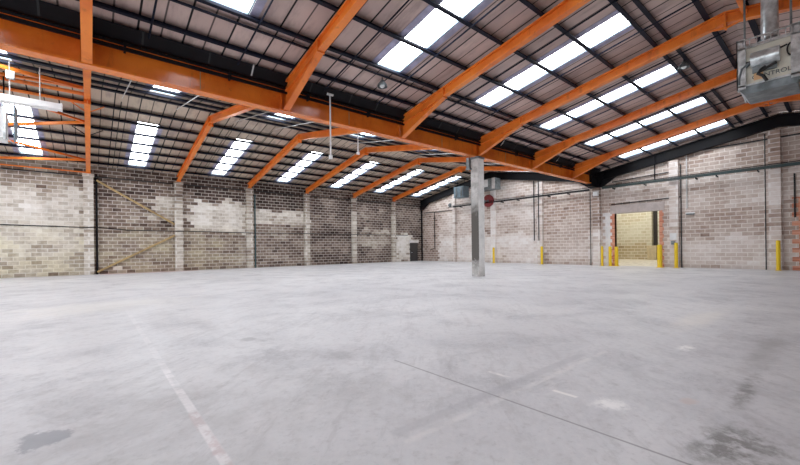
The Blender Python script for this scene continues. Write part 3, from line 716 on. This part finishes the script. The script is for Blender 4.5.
# ------------------------------------------------------------------ warm air heaters
def cab_heater(x, y0, y1, z0, z1, dx, label, flue_y):
    h = thing('warm_air_heater', (x, (y0 + y1) / 2, z0), label, 'heater')
    w = y1 - y0; hh = z1 - z0
    build('casing', MB().box(x + .06, x + dx, y0 + .14, y1 - .14, z0 + .22, z1 - .02), M_GALV, h)
    fp = build('front_panel', MB().box(x + .02, x + .06, y0 + .22, y1 - .22, z0 + .26, z1 - .10), M_CREAM, h)
    hood = MB().prism([(x, y0, z0 + .22), (x + dx + .08, y0, z0 + .22), (x + dx + .08, y1, z0 + .22), (x, y1, z0 + .22)],
                      [(x + .12, y0 + .1, z0), (x + dx - .06, y0 + .1, z0), (x + dx - .06, y1 - .15, z0), (x + .12, y1 - .15, z0)])
    build('air_hood', hood, M_GALVD, h)
    for (px, py, sx, sy) in ((x - .1, y1, 1, -1), (x - .1, y0, 1, 1), (x + dx + .1, y1, -1, -1), (x + dx + .1, y0, -1, 1)):
        c = MB().box(*sorted((px, px + sx * .03)), *sorted((py, py + sy * .22)), z0 + .12, z1 + .16).box(*sorted((px, px + sx * .22)), *sorted((py, py + sy * .03)), z0 + .12, z1 + .16)
        build('corner_guard', c, M_GALV, h)
    g = MB()
    n = 9
    for i in range(1, n):
        yy = y0 + w * i / n; g.box(x - .1, x - .08, yy - .012, yy + .012, z1 - .16, z1 + .12)
    g.box(x - .1, x - .07, y0, y1, z1 + .09, z1 + .13); g.box(x - .1, x - .07, y0, y1, z1 - .18, z1 - .14)
    build('lower_rail', MB().box(x - .1, x - .07, y0, y1, z0 + .2, z0 + .25), M_GALV, h)
    build('guard_mesh', g, M_GALV, h)
    ym = (y0 + y1) / 2 + .05; zm = z0 + hh * .62
    bd = build('burner_drum', MB().tube([(x - .06, ym + .33, zm), (x - .06, ym - .33, zm)], .24, 20), M_GALV, h, smooth=True)
    build('burner_body', MB().box(x - .12, x + .02, ym - .26, ym + .30, zm - .42, zm), M_GALVD, h)
    build('elbow_duct', MB().tube([(x - .05, ym + .36, zm - .05), (x - .05, ym + .55, zm - .2), (x - .05, ym + .62, zm - .5), (x - .05, ym + .62, zm - .7)], .06, 10), M_INK, h, smooth=True)
    build('hose', MB().tube([(x - .2, ym - .02, zm - .34), (x - .22, ym + .10, zm - .42), (x - .22, ym + .16, zm - .52), (x - .22, ym + .04, zm - .62), (x - .2, ym - .04, zm - .8)], .045, 8), M_RUBBER, h, smooth=True)
    build('lever', MB().bar((x - .22, ym - .26, zm - .30), (x - .22, ym + .16, zm - .50), .06, .06), M_RUBBER, bd)
    build('cable_loop', MB().tube([(x - .02, y0 + .2 + .1*math.cos(a) * (1 if a < 3.2 else 1), zm + .05 + .2*math.sin(a)) for a in [2*math.pi*i/16 for i in range(17)]], .02, 6, False), M_RUBBER, h, smooth=True)
    build('conduit', MB().tube([(x, y0 + .3, zm + .22), (x, ym - .33, zm + .18)], .025, 6).tube([(x, ym + .33, zm), (x, ym + .62, zm + .0)], .025, 6), M_RUBBER, h, smooth=True)
    build('rating_label', MB().box(x, x + .02, y1 - .62, y1 - .40, z0 + .36, z0 + .60), M_LABEL, fp)
    zf = zroof(flue_y)
    fl = build('flue', MB().tube([(x + .45, flue_y, z1 - .05), (x + .45, flue_y, zf + .1)], .21, 20), M_GALV, h, smooth=True)
    build('flue_collar', MB().tube([(x + .45, flue_y, z1 - .03), (x + .45, flue_y, z1 + .12)], .26, 20), M_GALVD, fl, smooth=True)
    for yy in (y0 + .25, y1 - .12):
        build('hanger', MB().tube([(x + .6, yy, z1), (x + .6, yy, zroof(yy) - .1)], .03, 6), M_GALVD, h)
    return h, fp
HX = 16.6
h1, panel1 = cab_heater(HX, .80, 2.26, 6.72, 8.32, 1.5, 'galvanised warm air heater with cream control panel and flue, hung from the near roof', 1.52)
cu = bpy.data.curves.new('control_lettering', 'FONT'); cu.body = 'CONTROL'; cu.size = .185 * S; cu.extrude = .004; cu.align_x = 'CENTER'
tmp = bpy.data.objects.new('lettering_source', cu); C.objects.link(tmp); bpy.context.view_layer.update()
me = bpy.data.meshes.new_from_object(tmp.evaluated_get(bpy.context.evaluated_depsgraph_get())); bpy.data.objects.remove(tmp)
me.materials.clear(); me.materials.append(M_INK)
o = bpy.data.objects.new('control_lettering', me); C.objects.link(o); o.parent = panel1
o.rotation_euler = (math.radians(90), 0, math.radians(-90))
o.location = Vector((HX + .01, 1.46, 6.72 + .40)) * S - wloc(panel1)

# left, partly out of frame: louvred heater facing the girder
h = thing('unit_heater', (-3.2, 25, 6.8), 'pale louvred unit heater hung in front of the glaring rooflight', 'heater')
build('casing', MB().box(-4.3, -2.95, 24.6, 25.9, 7.05, 8.45), M_WHITE, h)
lv = MB()
for i in range(9): lv.box(-4.1, -3.2, 24.52, 24.6, 7.25 + i * .13, 7.25 + i * .13 + .05)
build('louvre_grille', lv, M_INK, h)
build('side_panel', MB().prism([(-2.62, 24.55, 8.65), (-2.58, 24.55, 8.65), (-2.58, 24.55, 6.85), (-2.62, 24.55, 6.85)], [(-2.62, 25.6, 8.65), (-2.58, 25.6, 8.65), (-2.58, 25.6, 7.3), (-2.62, 25.6, 7.3)]), M_BLUEGREY, h)
build('corner_guard', MB().box(-2.95, -2.86, 24.5, 24.6, 6.95, 8.8), M_GALV, h)
build('stay_wire', MB().tube([(-2.9, 24.5, 7.05), (-2.6, 24.6, 6.8)], .025, 6).tube([(-2.9, 24.5, 8.7), (-2.6, 24.6, 8.5)], .025, 6), M_GALV, h)
for x in (-3.0, -4.2): build('hanger', MB().tube([(x, 25.2, 8.45), (x, 25.2, zroof(25.2) - .2)], .03, 6), M_BLACK, h)

# batten light on chains
b = thing('batten_light', (-2.5, 22, 8.1), 'long white batten light hung level on chains below the girder', 'light fitting')
BZ = 7.98
hb = build('housing', MB().prism([(-6.0, 21.86, BZ), (-6.0, 22.14, BZ), (-6.0, 22.09, BZ + .28), (-6.0, 21.91, BZ + .28)], [(-.9, 21.86, BZ), (-.9, 22.14, BZ), (-.9, 22.09, BZ + .28), (-.9, 21.91, BZ + .28)]), M_WHITE, b)
build('end_cap', MB().box(-.9, -.84, 21.85, 22.15, BZ - .01, BZ + .29), M_WHITE, hb)
build('diffuser', MB().box(-5.9, -1.0, 21.9, 22.1, BZ - .05, BZ), M_WHITE, b)
for x in (-1.55, -2.45): 
    build('chain', MB().tube([(x, 22, BZ + .28), (x, 22, zroof(22) - .25)], .022, 6), M_RODP, b)
build('junction_box', MB().box(-2.55, -2.3, 21.9, 22.1, 8.95, 9.25), M_GALV, b)

# small pendant lamps of the near bay
for (x, y, z, lab) in ((9.5, 12.4, 8.55, 'small dome lamp hanging between the girder and the second rooflight'), (21.1, 4.7, 9.92, 'small dome lamp hanging above the third rooflight near the ridge')):
    p = thing('dome_lamp', (x, y, z), lab, 'lamp')
    sh = build('shade', MB().tube([(x, y, z), (x, y, z + .1), (x, y, z + .2), (x, y, z + .3)], [.22, .2, .12, .05], 16, False), M_GALVD, p, smooth=True)
    build('bulb', MB().tube([(x, y, z - .03), (x, y, z + .03), (x, y, z + .14)], [.06, .12, .08], 12), M_WHITE, sh, smooth=True)
    build('stem', MB().tube([(x, y, z + .28), (x, y, zroof(y) - .02)], .02, 6), M_BLACK, p)

# ------------------------------------------------------------------ light
wd = bpy.data.worlds.new('sky'); bpy.context.scene.world = wd; wd.use_nodes = True
bg = wd.node_tree.nodes['Background']; bg.inputs[0].default_value = (.92, .96, 1.0, 1); bg.inputs[1].default_value = 3.0
def area(name, loc, rot, sx, sy, power, col):
    l = bpy.data.lights.new(name, 'AREA'); l.shape = 'RECTANGLE'; l.size = sx * S; l.size_y = sy * S; l.energy = power; l.color = col
    o = bpy.data.objects.new(name, l); C.objects.link(o); o.location = Vector(loc) * S; o.rotation_euler = rot; return o
area('annex_lamp', (39.3, 12.5, 6.8), (0, 0, 0), 4, 6, 135, (1, .95, .84))

# ------------------------------------------------------------------ camera
cam = bpy.data.cameras.new('camera'); co = bpy.data.objects.new('camera', cam); C.objects.link(co)
cam.sensor_width = 36; cam.lens = 36 * 372 / 800; cam.shift_y = 15.8 / 800; cam.clip_end = 300; cam.clip_start = .05
fw = Vector((.641, .767, 0)).normalized(); rt = Vector((fw.y, -fw.x, 0)); up = Vector((0, 0, 1)); th = .0119
u2 = up * math.cos(th) + rt * math.sin(th); r2 = rt * math.cos(th) - up * math.sin(th)
co.matrix_world = Matrix(((r2.x, u2.x, -fw.x, 0), (r2.y, u2.y, -fw.y, 0), (r2.z, u2.z, -fw.z, 1.77 * S), (0, 0, 0, 1)))
sc = bpy.context.scene; sc.camera = co
sc.view_settings.view_transform = 'Standard'; sc.view_settings.look = 'None'; sc.view_settings.exposure = 0.0
